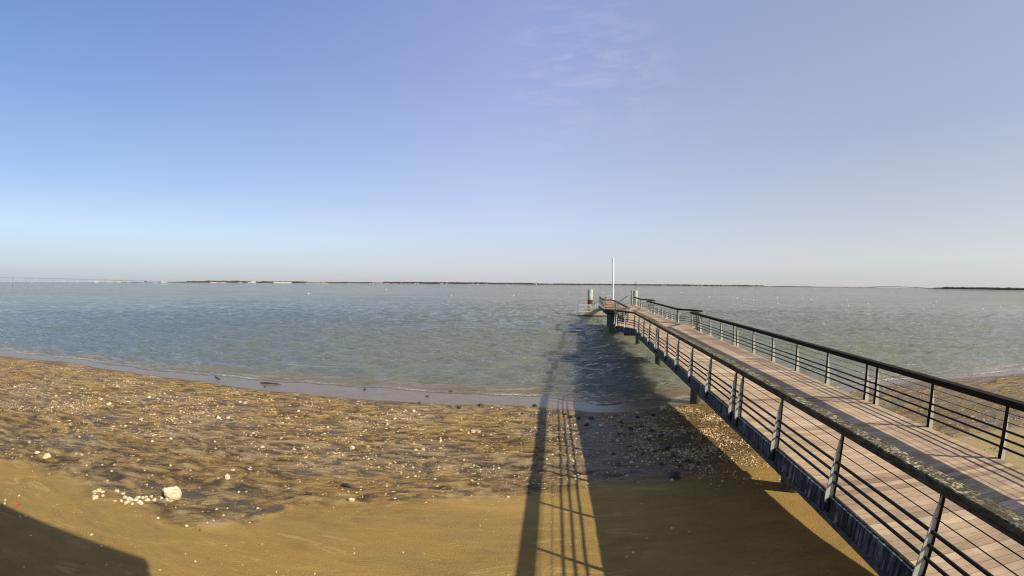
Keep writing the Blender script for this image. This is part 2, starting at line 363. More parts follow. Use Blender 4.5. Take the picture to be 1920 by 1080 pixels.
# ------------------------------------------------------------------ the pier
AZ, SL = .1558, .0055
dT = Vector((math.sin(AZ), math.cos(AZ), 0)); dN = Vector((math.cos(AZ), -math.sin(AZ), 0))
def zdeck(T): return HC-3.13+SL*T
def PW(N, T, h): v = dN*N+dT*T; return (v.x, v.y, zdeck(T)+h)
A_, G_ = 2.0373, .4552
TEND = 60.0
LP = [(-8, 4.0), (28.75, 4.0), (30.85, 2.95), (32.2, 2.95), (34.2, 4.2), (49.1, 4.3), (49.6, 3.2), (TEND, 3.2)]
RP = [(-8, 8.08), (29.6, 8.08), (31.1, 9.25), (31.7, 9.25), (33.4, 7.98), (47.4, 7.88), (49.2, 9.03), (51.0, 9.03), (52.7, 7.95), (TEND, 8.15)]
def NL(T): return float(np.interp(T, [p[0] for p in LP], [p[1] for p in LP]))
def NR(T): return float(np.interp(T, [p[0] for p in RP], [p[1] for p in RP]))
pier = tag(empty('pier', PW(6, 20, 0)), 'long wooden boardwalk pier with metal railings running out from the beach over the water', 'pier')
PIN = Matrix.Translation(-Vector(PW(6, 20, 0)))
def under(o, par=None):
    """make a world-built mesh a child of its thing: vertices move to the thing's own origin"""
    o.data.transform(PIN); o.parent = par or pier; return o
mb = MB(); w = .145; T = -8.0
while T < TEND-w:
    mb.cc = min(1, max(0, random.gauss(.55, .18)+.28*math.sin(T*1.9+2*math.sin(T*.7))*random.random())); h0 = random.uniform(-.002, .002)
    a, b = T+.006, T+w-.006
    P8 = [PW(NL(a), a, -.035+h0), PW(NR(a), a, -.035+h0), PW(NR(b), b, -.035+h0), PW(NL(b), b, -.035+h0)]
    P8 += [(p[0], p[1], p[2]+.035) for p in P8]
    mb.hexa(P8); T += w
under(mb.build('deck', M['deck']))
def pbeam(mb, pts, na, nb, h0, h1):
    """beam following a plan line of (T, N) points, from offset na to nb across, h0 to h1 in height"""
    mb.loft([[PW(N+na, T, h0), PW(N+nb, T, h0), PW(N+nb, T, h1), PW(N+na, T, h1)] for T, N in pts])
for P_, s in ((LP, 1), (RP, -1)):
    mb = MB(); pbeam(mb, P_, -.07*s, -.004*s, -.31, -.030)
    pbeam(mb, P_, -.082*s, .08*s, -.328, -.312)
    o = under(mb.build('side_beam', M['fascia']))
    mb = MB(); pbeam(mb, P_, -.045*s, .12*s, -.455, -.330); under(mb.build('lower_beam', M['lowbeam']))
mb = MB()
for T in np.arange(-7, 59, 2.6):
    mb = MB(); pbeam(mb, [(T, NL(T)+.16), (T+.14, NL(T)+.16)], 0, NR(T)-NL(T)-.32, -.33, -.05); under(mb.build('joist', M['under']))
piles = [(10.66, 6.12, .33, 'brown'), (20.75, 6.12, .33, 'rust'), (30.8, 6.12, .31, 'conc'), (41.4, 6.12, .31, 'conc'), (51.5, 4.45, .56, 'weed'), (51.5, 7.3, .5, 'weed'), (59.0, 4.6, .4, 'weed'), (59.0, 7.3, .4, 'weed')]
for T, N, r, k in piles:
    mb = MB(); b = Vector(PW(N, T, 0)); top = zdeck(T)-.72
    mb.tube([(b.x, b.y, -1.5), (b.x, b.y, top)], r, 28)
    o = under(mb.build('pile', M[k], smooth=False))
    mb = MB(); wdt = min(N-NL(T), NR(T)-N)-.25
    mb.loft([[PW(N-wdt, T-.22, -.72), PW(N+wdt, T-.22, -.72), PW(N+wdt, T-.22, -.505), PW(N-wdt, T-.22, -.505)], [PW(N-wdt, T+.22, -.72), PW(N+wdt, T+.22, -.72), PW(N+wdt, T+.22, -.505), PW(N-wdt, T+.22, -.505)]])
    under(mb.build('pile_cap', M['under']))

HT, HB = 1.125, 1.005
def railing(run, posts, side, hmat, ext=(.2, .2), wide=.235, fin=True):
    """run: plan points (T, N); posts: list of points (T, N); side: +1 when the outside lies towards larger N"""
    run = [Vector((N, T)) for T, N in run]
    a, b = run[0], run[-1]
    run[0] = a+(a-run[1]).normalized()*ext[0]; run[-1] = b+(b-run[-2]).normalized()*ext[1]
    def offs(k):   # offset line by k to the outside
        out = []
        for i, p in enumerate(run):
            d0 = (run[i]-run[i-1]).normalized() if i else None; d1 = (run[i+1]-run[i]).normalized() if i < len(run)-1 else None
            d0 = d0 or d1; d1 = d1 or d0
            n = Vector((d0.y, -d0.x))+Vector((d1.y, -d1.x)); n.normalize()
            c = max(.5, n.dot(Vector((d0.y, -d0.x)))); out.append(p+n*side*k/c)
        return out
    mb = MB()
    for h in (.86, .69): mb.tube([PW(p.x, p.y, h) for p in offs(.035)], .0065, 6)
    R = under(mb.build('railing', M['rail']))
    for h in (.525, .365, .205):
        mb = MB(); mb.tube([PW(p.x, p.y, h) for p in offs(.04)], .023, 8); under(mb.build('rail', M['rail'], smooth=True), R)
    mb = MB(); i_, o_ = offs(-wide/2), offs(wide/2); c = .012; i2, o2 = offs(-wide/2+c), offs(wide/2-c)
    mb.loft([[PW(i_[k].x, i_[k].y, HB), PW(o_[k].x, o_[k].y, HB), PW(o_[k].x, o_[k].y, HT-c), PW(o2[k].x, o2[k].y, HT), PW(i2[k].x, i2[k].y, HT), PW(i_[k].x, i_[k].y, HT-c)] for k in range(len(run))])
    under(mb.build('handrail', hmat), R)
    for T, N in posts:
        p = Vector((N, T)); best = None
        for i in range(len(run)-1):
            d = (run[i+1]-run[i]); L = d.length; d = d/L; s = min(max((p-run[i]).dot(d), 0), L); q = (run[i]+d*s-p).length
            if best is None or q < best[0]-1e-6: best = (q, d)
        d = best[1]; n = Vector((d.y, -d.x))*side
        mb = MB()
        def pt(u, k, h): q = p+d*u+n*k; return PW(q.x, q.y, h)
        mb.mi = 0; f = .038
        mb.hexa([pt(-f, -.006, -.12), pt(f, -.006, -.12), pt(f, .006, -.12), pt(-f, .006, -.12), pt(-f, -.006, HB), pt(f, -.006, HB), pt(f, .006, HB), pt(-f, .006, HB)])
        mb.hexa([pt(-.05, .07, -.27), pt(.05, .07, -.27), pt(.05, .10, -.27), pt(-.05, .10, -.27), pt(-.05, .07, -.05), pt(.05, .07, -.05), pt(.05, .10, -.05), pt(-.05, .10, -.05)])
        if fin:
            mb.mi = 1; g = .006
            prof = [(.0062, HB-.02), (.018, HB-.03), (.075, .72), (.125, .30), (.15, .02), (.14, -.10), (.0062, -.22)]
            mb.loft([[pt(-g, k, h) for k, h in prof], [pt(g, k, h) for k, h in prof]])
        under(mb.build('post', [M['flange'], M['fin']]), R)
    return R
L_ = lambda ts: [(t, 4.0) for t in ts]
tl = 20.401; tr = 20.874
railing([(tl-10*A_-G_, 4.0), (tl-5*A_-G_, 4.0)], L_([tl-5*A_-G_-A_*k for k in range(0, 6)]), -1, M['railL'], (.2, .225))
railing([(tl-5*A_, 4.0), (tl, 4.0)], L_([tl-A_*k for k in range(6)]), -1, M['railL'], (.225, .225))
railing([(tl+G_, 4.0), (tl+G_+4*A_, 4.0)], L_([tl+G_+A_*k for k in range(5)]), -1, M['railL'], (.225, .02))
railing([(tr-5*A_-G_-5*A_, 8.08), (tr-5*A_-G_, 8.08)], [(tr-5*A_-G_-A_*k, 8.08) for k in range(6)], 1, M['railR'], (.2, .225))
railing([(tr-5*A_, 8.08), (tr, 8.08)], [(tr-A_*k, 8.08) for k in range(6)], 1, M['railR'], (.225, .225))
railing([(tr+G_, 8.08), (tr+G_+4*A_, 8.08)], [(tr+G_+A_*k, 8.08) for k in range(5)], 1, M['railR'], (.225, .1))
bl = [(28.95, 3.97), (30.85, 2.97), (32.2, 2.97), (34.15, 4.2)]
railing(bl, [(29.9, 3.47), (30.85, 2.97), (32.2, 2.97), (33.2, 3.6)], -1, M['railL'], (0, 0))
br = [(29.75, 8.2), (31.1, 9.22), (31.7, 9.22), (33.35, 7.99)]
railing(br, [(30.4, 8.69), (31.1, 9.22), (31.7, 9.22), (33.35, 7.99)], 1, M['railR'], (0, 0))
railing([(34.4, 4.22), (49.0, 4.32)], [(34.6+2.05*k, 4.22+.014*k) for k in range(8)], -1, M['railL'], (.1, .0))
railing([(33.5, 7.98), (47.3, 7.88)], [(33.6+1.95*k, 7.98-.014*k) for k in range(8)], 1, M['railR'], (.0, .0))
railing([(49.1, 4.3), (49.55, 3.2), (59.8, 3.2)], [(49.1, 4.3), (49.5, 3.3)]+[(51.5+2.0*k, 3.2) for k in range(5)], -1, M['railL'], (0, 0))
railing([(47.5, 7.95), (49.2, 9.02), (51.0, 9.02), (52.7, 7.96), (59.8, 8.14)], [(48.4, 8.5), (49.2, 9.02), (51.0, 9.02), (52.7, 7.96), (54.7, 8.01), (56.7, 8.06), (58.7, 8.1)], 1, M['railR'], (0, 0))

# ------------------------------------------------------------------ end of the pier: mooring piles, mast, landing stage, gangway, bench
def mooring(N, T, r, ztop, zred, label):
    b = Vector(PW(N, T, 0)); root = tag(empty('mooring_pile', (b.x, b.y, 0)), label, 'mooring pile')
    mb = MB(); mb.tube([(0, 0, -1.5), (0, 0, zred[0] if zred else ztop-.06)], r, 24); mb.build('lower_shaft', M['weed'] if zred else M['white'], root)
    if zred:
        mb = MB(); mb.tube([(0, 0, zred[0]+.001), (0, 0, zred[1])], r*1.01, 24); mb.build('red_band', M['red'], root)
        mb = MB(); mb.tube([(0, 0, zred[1]+.001), (0, 0, ztop-.06)], r, 24); mb.build('white_shaft', M['white'], root)
    mb = MB(); mb.tube([(0, 0, ztop-.058), (0, 0, ztop-.02), (0, 0, ztop)], [r*1.04, r*1.04, r*.8], 24); mb.build('cap', M['white'], root)
    return root
def NTat(px, D):
    a_ = azim(px); v = Vector((D*math.sin(a_), D*math.cos(a_), 0)); return v.dot(dN), v.dot(dT)
mooring(*NTat(1107, 82), .50, 4.95, (1.95, 2.95), 'round pile with a pale top and a red band rising behind the white railed pontoon')
mooring(*NTat(1191.4, 82), .46, 4.85, None, 'thicker of the two pale piles at the far end of the pier')
mooring(*NTat(1185.6, 83), .29, 4.9, None, 'thinner pile just left of the thick pale pile at the far end of the pier')
mb = MB(); b = Vector(PW(4.35, 51.2, 0)); root = tag(empty('mast', (b.x, b.y, zdeck(51.2))), 'tall slender white mast standing at the end of the pier', 'mast')
mb.tube([(0, 0, .02), (0, 0, 6.2)], [.12, .095], 14); mb.build('pole', M['mastwhite'], root)
mb = MB(); mb.tube([(0, 0, .0), (0, 0, .25)], .14, 14); mb.build('base_collar', M['white'], root)

b = Vector(PW(.30, 77.5, 0)); ls = tag(empty('pontoon', (b.x, b.y, 0)), 'floating pontoon with white railings beyond the left side of the pier end', 'pontoon')
LSM = Matrix.Rotation(-AZ, 4, 'Z')
def lsb(f, name, mat, par=None):
    m = MB(); f(m); o = m.build(name, mat, par or ls); o.data.transform(LSM); return o
lsb(lambda m: m.box(0, 9.8, 0, 3.6, .25, .80), 'platform', M['beige'])
lsb(lambda m: m.box(-.06, 9.86, -.06, 3.66, -.4, .247), 'float', M['under'])
for y in (0.06, 3.5):
    def pan(m, y=y):
        for k in range(9): m.box(.04+1.2*k, .04+1.2*k+.07, y-.03, y+.03, .802, 1.98)
        for z in (.95, 1.25, 1.55, 1.78): m.box(.1, 9.7, y-.012, y+.012, z, z+.05)
    o = lsb(pan, 'side_railing', M['white'])
    lsb(lambda m, y=y: m.box(0, 9.8, y-.05, y+.05, 1.982, 2.08), 'top_rail', M['white'], o)
def backp(m):
    for k in range(4): m.box(.01, .08, .2+1.05*k, .27+1.05*k, .802, 1.98)
    for z in (.95, 1.25, 1.55, 1.78): m.box(.015, .06, .1, 3.4, z, z+.05)
lsb(backp, 'end_railing', M['white'])
ga, gb = Vector(PW(4.9, 60.1, 0)), Vector(PW(3.3, 77.6, 0)); gb.z = .95; gw = tag(empty('gangway', ga), 'white lattice sided gangway sloping from the pier end down to the pontoon', 'gangway')
V_ = gb-ga; sd = Vector((-V_.y, V_.x, 0)).normalized()
m = MB(); m.loft([[tuple(p+sd*.55), tuple(p-sd*.55), tuple(p-sd*.55+Vector((0, 0, -.1))), tuple(p+sd*.55+Vector((0, 0, -.1)))] for p in (Vector((0, 0, 0)), V_)]); m.build('walkway', M['beige'], gw)
for q in (.6, -.6):
    m = MB(); up = Vector((0, 0, 1.1))
    m.tube([sd*q, V_+sd*q], .07, 6); m.tube([sd*q+up, V_+sd*q+up], .06, 6)
    for k in range(12):
        p0, p1 = V_*(k/12)+sd*q, V_*((k+1)/12)+sd*q
        m.tube([p0, p0+up], .04, 6); m.tube([p0+up, p1] if k % 2 else [p0, p1+up], .035, 6)
    m.build('side_truss', M['white'], gw)
b3 = PW(5.95, 58.6, 0); gg = tag(empty('balustrade', b3), 'short white balustrade with a sloping top rail at the far end of the pier', 'balustrade')
m = MB(); m.tube([(0, 0, .5), (1.05, -.15, 1.28)], .045, 8); m.build('top_rail', M['flange'], gg)
m = MB()
for k in range(6): f = k/5; m.tube([(1.05*f, -.15*f, .0), (1.05*f, -.15*f, .47+.78*f)], .03, 6)
m.build('baluster_panel', M['white'], gg)
b4 = PW(3.5, 50.6, 0); bn = tag(empty('bench', b4), 'slatted warm wooden bench with high back at the end of the pier', 'bench')
def bb(f, name, mat):
    m = MB(); f(m); o = m.build(name, mat, bn); o.data.transform(LSM)
bb(lambda m: [m.box(0, .95, -.02, .02, .15+.16*k, .28+.16*k) for k in range(5)], 'backrest', M['orange'])
bb(lambda m: [m.box(0, .95, .05+.12*k, .15+.12*k, .42, .45) for k in range(4)], 'seat', M['orange'])
for x in (.06, .86): bb(lambda m, x=x: m.box(x, x+.05, .08, .45, 0, .418), 'leg', M['flange'])

# ------------------------------------------------------------------ building whose shadow lies on the sand
bd = tag(empty('building', (-12, -7, .5)), 'flat roofed building whose shadow falls on the lower left sand', 'building')
m = MB(); m.box(-22, 14.1, -6, 6.70, -2, 6.85); m.build('wall', M['plaster'], bd)
m = MB(); m.box(-22.2, 14.12, -6.2, 6.74, 6.852, 7.1); m.build('roof', M['concrete'], bd)

# ------------------------------------------------------------------ stones, shells, drift
def lump(m, c, r, sq=(1, 1, .6), seed=0, sub=1):
    import bmesh
    bm = bmesh.new(); bmesh.ops.create_icosphere(bm, subdivisions=sub, radius=1)
    g = random.Random(seed); ph = [g.uniform(0, 6.3) for _ in range(6)]; rz = g.uniform(0, 6.3)
    vs = []
    for v in bm.verts:
        p = v.co; k = 1+.22*math.sin(3.1*p.x+ph[0])*math.sin(2.7*p.y+ph[1])+.16*math.sin(5*p.z+ph[2]+2*p.x)+g.uniform(-.10, .10)
        x, y = p.x*k*r*sq[0], p.y*k*r*sq[1]
        vs.append((c[0]+x*math.cos(rz)-y*math.sin(rz), c[1]+x*math.sin(rz)+y*math.cos(rz), c[2]+p.z*k*r*sq[2]))
    m.add(vs, [tuple(v.index for v in f.verts) for f in bm.faces]); bm.free()
def stone(px, py, wpx, label, mat, name='stone', cat='stone', group=None, sq=(1, .85, .62), sub=2):
    x, y, z = gpt(px, py+wpx*.25); dist = math.sqrt(x*x+y*y+(HC-z)**2); r = wpx*dist/783/2
    m = MB(); lump(m, (0, 0, 0), r, sq, int(px*7+py), sub); o = m.build(name, mat, smooth=False)
    o.location = (x, y, z+r*sq[2]*.45); return tag(o, label, cat, group)
stone(325, 929, 29, 'largest chalk white rock on the sand, at the right end of the white heap', M['chalk'], 'rock', 'rock', None, (.8, .8, .95), 3)
stone(88, 856, 13, 'rounded white stone in the grey wet patch near the left edge', M['chalk'])
stone(70, 848, 8, 'flat pale stone just behind the rounded white stone near the left edge', M['chalk'])
stone(427, 895, 10, 'upright white stone alone on grey mud right of the big white rock', M['chalk'], sq=(.8, .8, 1))
stone(659, 937, 12, 'white stone at the lower edge of the rough mud, below the black pod', M['chalk'])
stone(437, 881, 6, 'small white stone just behind the upright white stone', M['chalk'])
for i, (px, py, w_) in enumerate([(178, 922, 9), (186, 919, 8), (192, 922, 7), (181, 932, 8), (176, 929, 6), (177, 934, 7), (193, 929, 5)]):
    stone(px, py, w_, 'white stone in the small pile left of the larger white heap', M['chalk'], group='small pile of white stones')
for i, (px, py, w_) in enumerate([(220, 921, 7), (231, 925, 6), (234, 931, 8), (228, 939, 6), (236, 943, 7), (242, 934, 9), (240, 940, 7), (247, 937, 7), (248, 944, 6), (255, 937, 7), (259, 932, 8), (262, 941, 9), (265, 945, 8), (268, 933, 7), (277, 938, 8), (274, 931, 5), (284, 931, 6), (290, 937, 7), (303, 935, 6), (308, 918, 7), (311, 925, 9), (317, 920, 5)]):
    stone(px, py, w_, 'fist sized white stone in the heap beside the large white rock', M['chalk'], group='white stones heaped beside the large rock')
sc_ = [(259, 862, 6), (271, 881, 5), (191, 871, 5), (202, 902, 5), (276, 908, 5), (357, 881, 5), (56, 829, 7), (143, 852, 6), (154, 853, 7), (167, 850, 5), (206, 757, 8), (203, 758, 7), (190, 748, 7), (105, 742, 7), (130, 737, 7), (130, 726, 6), (220, 724, 8), (240, 715, 6), (280, 744, 9), (265, 784, 9), (285, 826, 9), (320, 822, 8), (212, 799, 7), (235, 798, 7), (338, 770, 6), (410, 783, 9), (428, 783, 8), (450, 753, 8), (460, 755, 9), (492, 837, 10), (551, 842, 7), (555, 780, 7), (530, 793, 7), (560, 770, 7), (615, 800, 8), (595, 823, 6), (660, 838, 14), (690, 836, 11), (780, 843, 9), (794, 842, 9), (735, 767, 8), (760, 768, 8), (775, 770, 9), (688, 790, 8), (650, 783, 8), (705, 780, 8),
    (888, 808, 12), (897, 808, 14), (878, 811, 9), (865, 806, 8), (905, 815, 6), (960, 808, 6), (950, 790, 6), (974, 776, 6), (930, 783, 5), (1024, 860, 9), (1074, 864, 8), (1060, 852, 6), (889, 871, 6), (870, 862, 6), (953, 818, 6), (1073, 813, 6), (1080, 822, 5), (790, 812, 5), (826, 839, 7), (723, 925, 6), (755, 858, 5), (760, 871, 5), (888, 873, 5), (812, 930, 6), (952, 931, 8), (590, 875, 5), (650, 870, 4), (690, 905, 4), (700, 903, 4), (558, 872, 5), (500, 852, 5), (470, 876, 5), (350, 985, 7), (296, 971, 6), (172, 1002, 7), (366, 1052, 5), (58, 1004, 5), (37, 968, 6), (48, 967, 5), (36, 929, 5), (9, 944, 5), (10, 937, 6), (190, 1024, 5), (300, 1068, 6), (45, 1063, 4), (200, 1059, 4), (226, 1060, 4), (163, 1059, 4), (664, 1037, 5), (756, 1035, 5), (795, 1038, 4), (518, 1072, 5), (590, 1075, 5), (902, 994, 4), (1070, 1020, 3), (900, 985, 4), (1182, 998, 6), (1213, 1009, 7), (1187, 1036, 9), (1175, 1043, 8), (1260, 990, 6), (1203, 944, 4), (1276, 893, 9), (1260, 899, 10), (1214, 870, 7), (1195, 875, 8), (1200, 805, 7), (1262, 785, 8), (1345, 784, 7), (1330, 785, 7), (1372, 857, 6), (1402, 834, 8), (1390, 825, 7), (1408, 827, 7)]
for px, py, w_ in sc_:
    stone(px, py, w_*.85, 'small pale stone or shell lying loose on the beach', M['chalk'] if random.random() < .6 else M['shell'], group='pale stones scattered over the beach', sub=1)
for px, py, w_, lb in [(901, 758, 13, 'largest dark stone at the edge of the wet sand'), (861, 763, 11, 'low dark stone half sunk at the wet sand edge, left of the largest dark stone'), (786, 754, 7, 'dark stone beside the shell patch at the wet sand edge'),
        (1003, 759, 11, 'dark stone just left of the railing shadow at the wet sand edge'), (684, 729, 6, 'small dark stone out in the thin film of water'), (497, 724, 5, 'tiny dark stone just below the driftwood stick'), (557, 745, 7, 'dark stone with pale shells around it below the driftwood'),
        (979, 775, 8, 'dark stone on the mud nearest the railing shadow'), (845, 733, 9, 'flat dark stone at the foam line'), (801, 742, 6, 'little dark stone lying in the film of water between two larger ones'),
        (1058, 776, 8, 'dark stone lying inside the railing shadow'), (1070, 781, 9, 'second dark stone inside the railing shadow, next to the lit edge'), (1085, 782, 10, 'dark stone at the edge of the deck shadow'), (1109, 782, 11, 'dark stone within the deck shadow near the water'), (1265, 888, 26, 'dark weedy rock in the deck shadow where mud meets smooth sand')]:
    stone(px, py, w_, lb, M['darkrock'], 'stone' if w_ < 20 else 'rock', 'stone' if w_ < 20 else 'rock', None, (1, .8, .5))
for i, (px, py, w_) in enumerate([(1100, 795, 9), (1165, 790, 10), (1182, 802, 12), (1203, 798, 9), (1222, 806, 11), (1216, 822, 10), (1240, 815, 12), (1252, 838, 13), (1228, 845, 10), (1262, 852, 12), (1290, 862, 12), (1275, 873, 10), (1240, 868, 11), (1205, 850, 9), (1180, 835, 9), (1310, 868, 9), (1160, 812, 8), (1195, 780, 9), (1225, 778, 10), (1150, 850, 8)]):
    stone(px, py, w_, 'dark weedy stone lying in the shaded wet channel under the pier', M['darkrock'], group='dark stones in the channel under the pier', sq=(1, .75, .5))
def stick(pa, pb, r, label, mat, name, cat):
    a, b = Vector(gpt(*pa)), Vector(gpt(*pb)); m = MB(); c = (a+b)/2
    pts = [a-c+(b-a)*t+Vector((0, 0, r*.7+.03*math.sin(t*3))) for t in (0, .25, .5, .8, 1)]
    m.tube(pts, [r*.5, r, r*.9, r*.8, r*.3], 7); o = m.build(name, mat, smooth=True); o.location = c; return tag(o, label, cat)
stick((488, 719), (527, 722), .05, 'long dark driftwood stick in the thin film of water', M['stick'], 'driftwood', 'driftwood')
stick((403, 707), (413, 713), .04, 'short dark driftwood stick at the water edge left of the longer one', M['stick'], 'driftwood', 'driftwood')
stick((642, 911), (660, 915), .055, 'black pod shaped piece of wood on the rough mud', M['darkrock'], 'driftwood', 'driftwood')
o = stone(35, 946, 8, 'small red scrap of plastic on the sand at the shadow edge', M['scrap'], 'plastic_scrap', 'litter', None, (1, .5, .3))

def scatter(name, n, fx, fy, dens, rr, label, flat=.4, tone=(.2, 1.0), seed=1):
    g = np.random.default_rng(seed); m = MB(); k = 0; tries = 0
    while k < n and tries < 40:
        tries += 1
        x = g.uniform(*fx, 4000); y = g.uniform(*fy, 4000); p = dens(x, y); keep = g.random(4000) < p
        x, y = x[keep], y[keep]; z = ground_h(x, y)
        for a, b, c in zip(x, y, z):
            if k >= n: break
            k += 1; r = g.uniform(*rr)*(1 if g.random() > .12 else 1.7); th = g.uniform(0, 6.3); e = g.uniform(.5, .9); m.cc = g.uniform(*tone)
            ct, st = math.cos(th), math.sin(th); tl_ = g.uniform(-.35, .35); hh = r*g.uniform(flat*.7, flat*1.5)
            pts = []
            for q in range(5):
                an = q*1.2566+g.uniform(-.3, .3); u, v = r*math.cos(an), r*e*math.sin(an)
                pts.append((a+u*ct-v*st, b+u*st+v*ct, c-.004+u*tl_*.5))
            pts.append((a, b, c+hh))
            m.add(pts, [(0, 1, 5), (1, 2, 5), (2, 3, 5), (3, 4, 5), (4, 0, 5)])
    o = m.build(name, M['shell']); return tag(o, label, 'shells', kind='stuff')
def dens_mud(x, y):
    r, w_, o = ground_masks(x, y); d = shore(x, SA, 3.1)-y
    c = fbm(x*.45+3, y*1.1, 71, 4); c2 = fbm(x*1.6, y*2.5, 72, 3)
    return r*np.clip(sstep(.50, .68, c)*sstep(.44, .6, c2)+.05, 0, 1)*(d > .1)*(.25+.75*sstep(9.5, 13, y))*(1-.5*w_)
scatter('shells', 5200, (-42, 26), (7, 22), dens_mud, (.016, .048), 'pale broken shells and pebbles strewn over the brown mud', seed=1)
scatter('rubble', 15000, (-40, 10), (7, 20.5), lambda x, y: ground_masks(x, y)[0]*np.clip(.25+1.2*sstep(.42, .62, fbm(x*.8, y*1.6, 74, 4)), 0, 1)*(shore(x, SA, 3.1)-y > -.25)*(.35+.65*sstep(9, 12, y)), (.012, .040), 'brown gravelly mud crumbs and broken shell covering the rough beach', .6, (.0, .62), seed=7)
scatter('shells', 4200, (-14, 9), (3.5, 11.5), lambda x, y: (1-ground_masks(x, y)[0])*sstep(.42, .62, fbm(x*.6, y*1.5, 81, 4))*.8+.05, (.006, .015), 'tiny shell fragments sprinkled over the smooth sand', seed=2)
scatter('shells', 1000, (-22, 5), (11, 20.2), lambda x, y: ground_masks(x, y)[0]*sstep(.57, .66, fbm(x*.55+7, y*1.5, 77, 4))*(shore(x, SA, 3.1)-y > .3), (.022, .055), 'larger pale oyster shells lying in clumps on the upper mud near the water', .45, (.35, .95), seed=9)
scatter('oyster_shells', 3800, (3, 13.5), (10, 19.4), lambda x, y: np.clip(ground_masks(x, y)[2]*sstep(.40, .58, fbm(x*.9, y*1.2, 83, 3)), 0, 1), (.025, .06), 'golden brown oyster shells banked up under the pier by the rusty pile', .5, (.05, .78), seed=3)
scatter('seaweed', 3000, (13.5, 40), (8, 20), lambda x, y: sstep(.5, .66, fbm(x*.5, y*1.4, 85, 4))*.9, (.03, .09), 'brown weed and shells on the wet flat beyond the right railing', .35, (.0, .45), seed=4)

# ------------------------------------------------------------------ buoys
protoB = None
for i, (px, py, s) in enumerate([(1277.5, 549, .7), (1330, 557, .8), (1382, 559, 1.2), (1394.6, 562, .8), (1412.6, 564, 1.2), (1389, 574.7, 1.1), (1458, 570, 1.3), (1457, 559, .9), (1505, 559, .9), (1521, 561.5, .9), (1591, 573.5, 1.3), (1586, 581.5, 1.2), (1589, 564, .9), (1628, 569.5, 1.2), (1755.5, 566, 1.2), (1750, 572.6, 1.1), (1731, 579, 1.3), (1843.7, 579.5, .9), (1875.8, 575.5, .9), (579, 551, 1.3), (725, 543, 1.1), (846, 554.7, 1.0), (963, 554.7, .9), (1130.6, 549, 1.0)]):
    x, y, z = wpt(px, py); dist = math.hypot(x, y); r = min(.55, 1.55*s*dist/783/2)
    if protoB is None:
        m = MB()
        for lat0 in range(1): pass
        rings = []
        for k in range(1, 10):
            a = math.pi*k/10; rings.append([(math.sin(a)*math.cos(2*math.pi*j/14), math.sin(a)*math.sin(2*math.pi*j/14), -math.cos(a)+.35) for j in range(14)])
        m.loft(rings); m.tube([(0, 0, 1.28), (0, 0, 1.5)], .12, 8)
        protoB = o = m.build('mooring_buoy', M['bouy'], smooth=True)
    else:
        o = protoB.copy(); col.objects.link(o)
    o.location = (x, y, 0); o.scale = (r, r, r); tag(o, 'small round white mooring buoy afloat on the open water', 'buoy', 'white mooring buoys on the water')
for px, py, lb in [(23, 535.5, 'dark buoy far out on the water at the left edge, under the long bridge'), (1294, 564.6, 'dark buoy on the water just beyond the pier end railing'), (1757, 546.3, 'dark buoy far out in front of the low arched bridge')]:
    x, y, z = wpt(px, py); r = min(3.0, .9*math.hypot(x, y)/783)
    m = MB(); m.tube([(0, 0, -.3*r), (0, 0, .5*r), (0, 0, 1.3*r)], [r, r*.8, r*.25], 10); o = m.build('channel_buoy', M['darkb']); o.location = (x, y, 0); tag(o, lb, 'buoy')

# ------------------------------------------------------------------ far shore, two bridges, woods, houses
def far(px, D): a = azim(px); return D*math.sin(a), D*math.cos(a)
PX1 = 1/783.0
def pxh(D, n): return n*PX1*D
def shoreD(px): return float(np.interp(px, [100, 330, 700, 1000, 1250, 1450, 1625, 1700, 1750, 1940], [3300, 2900, 2600, 2500, 2600, 3000, 3600, 3800, 2400, 1900]))
def landband(name, p0, p1, hpx, depth=140):
    rings = []
    for px in np.linspace(p0, p1, 60):
        D = shoreD(px); a = azim(px); h = pxh(D, hpx*(.8+.5*float(vnoise(px*.05, px*0+1., 3))))
        u = Vector((math.sin(a), math.cos(a), 0))
        rings.append([tuple(u*D+Vector((0, 0, -.5))), tuple(u*(D+12)+Vector((0, 0, h*.6))), tuple(u*(D+45)+Vector((0, 0, h))), tuple(u*(D+depth)+Vector((0, 0, h))), tuple(u*(D+depth)+Vector((0, 0, -.5)))])
    m = MB(); m.loft(rings); o = m.build(name, M['land']); o['kind'] = 'structure'; return o
landband('far_shore', 172, 1640, .8); landband('far_shore', 1748, 1960, .7)
def woods(spans, mat, label, seed):
    g = random.Random(seed); m = MB()
    for p0, p1, h0, h1 in spans:
        px = p0
        while px < p1:
            D = shoreD(px)+g.uniform(50, 130); h = pxh(D, g.uniform(h0, h1)); x, y = far(px, D); r = pxh(D, g.uniform(.9, 2.0))
            z0 = pxh(D, .5)
            for q in range(7):
                a = g.uniform(0, 6.3); rr = r*g.uniform(.2, 1.0); c = (x+rr*math.cos(a), y+rr*math.sin(a), z0+h*g.uniform(.2, .8))
                s = g.uniform(.35, .6)*max(h*.55, r*.6)
                m.add([(c[0]-s, c[1], c[2]), (c[0], c[1]-s, c[2]-s*.3), (c[0]+s, c[1], c[2]+s*.1), (c[0], c[1]+s, c[2]), (c[0]+s*.2, c[1], c[2]+s*.75), (c[0], c[1], c[2]-s*.75)],
                      [(0, 1, 4), (1, 2, 4), (2, 3, 4), (3, 0, 4), (1, 0, 5), (2, 1, 5), (3, 2, 5), (0, 3, 5)])
            px += g.uniform(.5, 1.0)
    return tag(m.build('woods', mat), label, 'woods', kind='stuff')
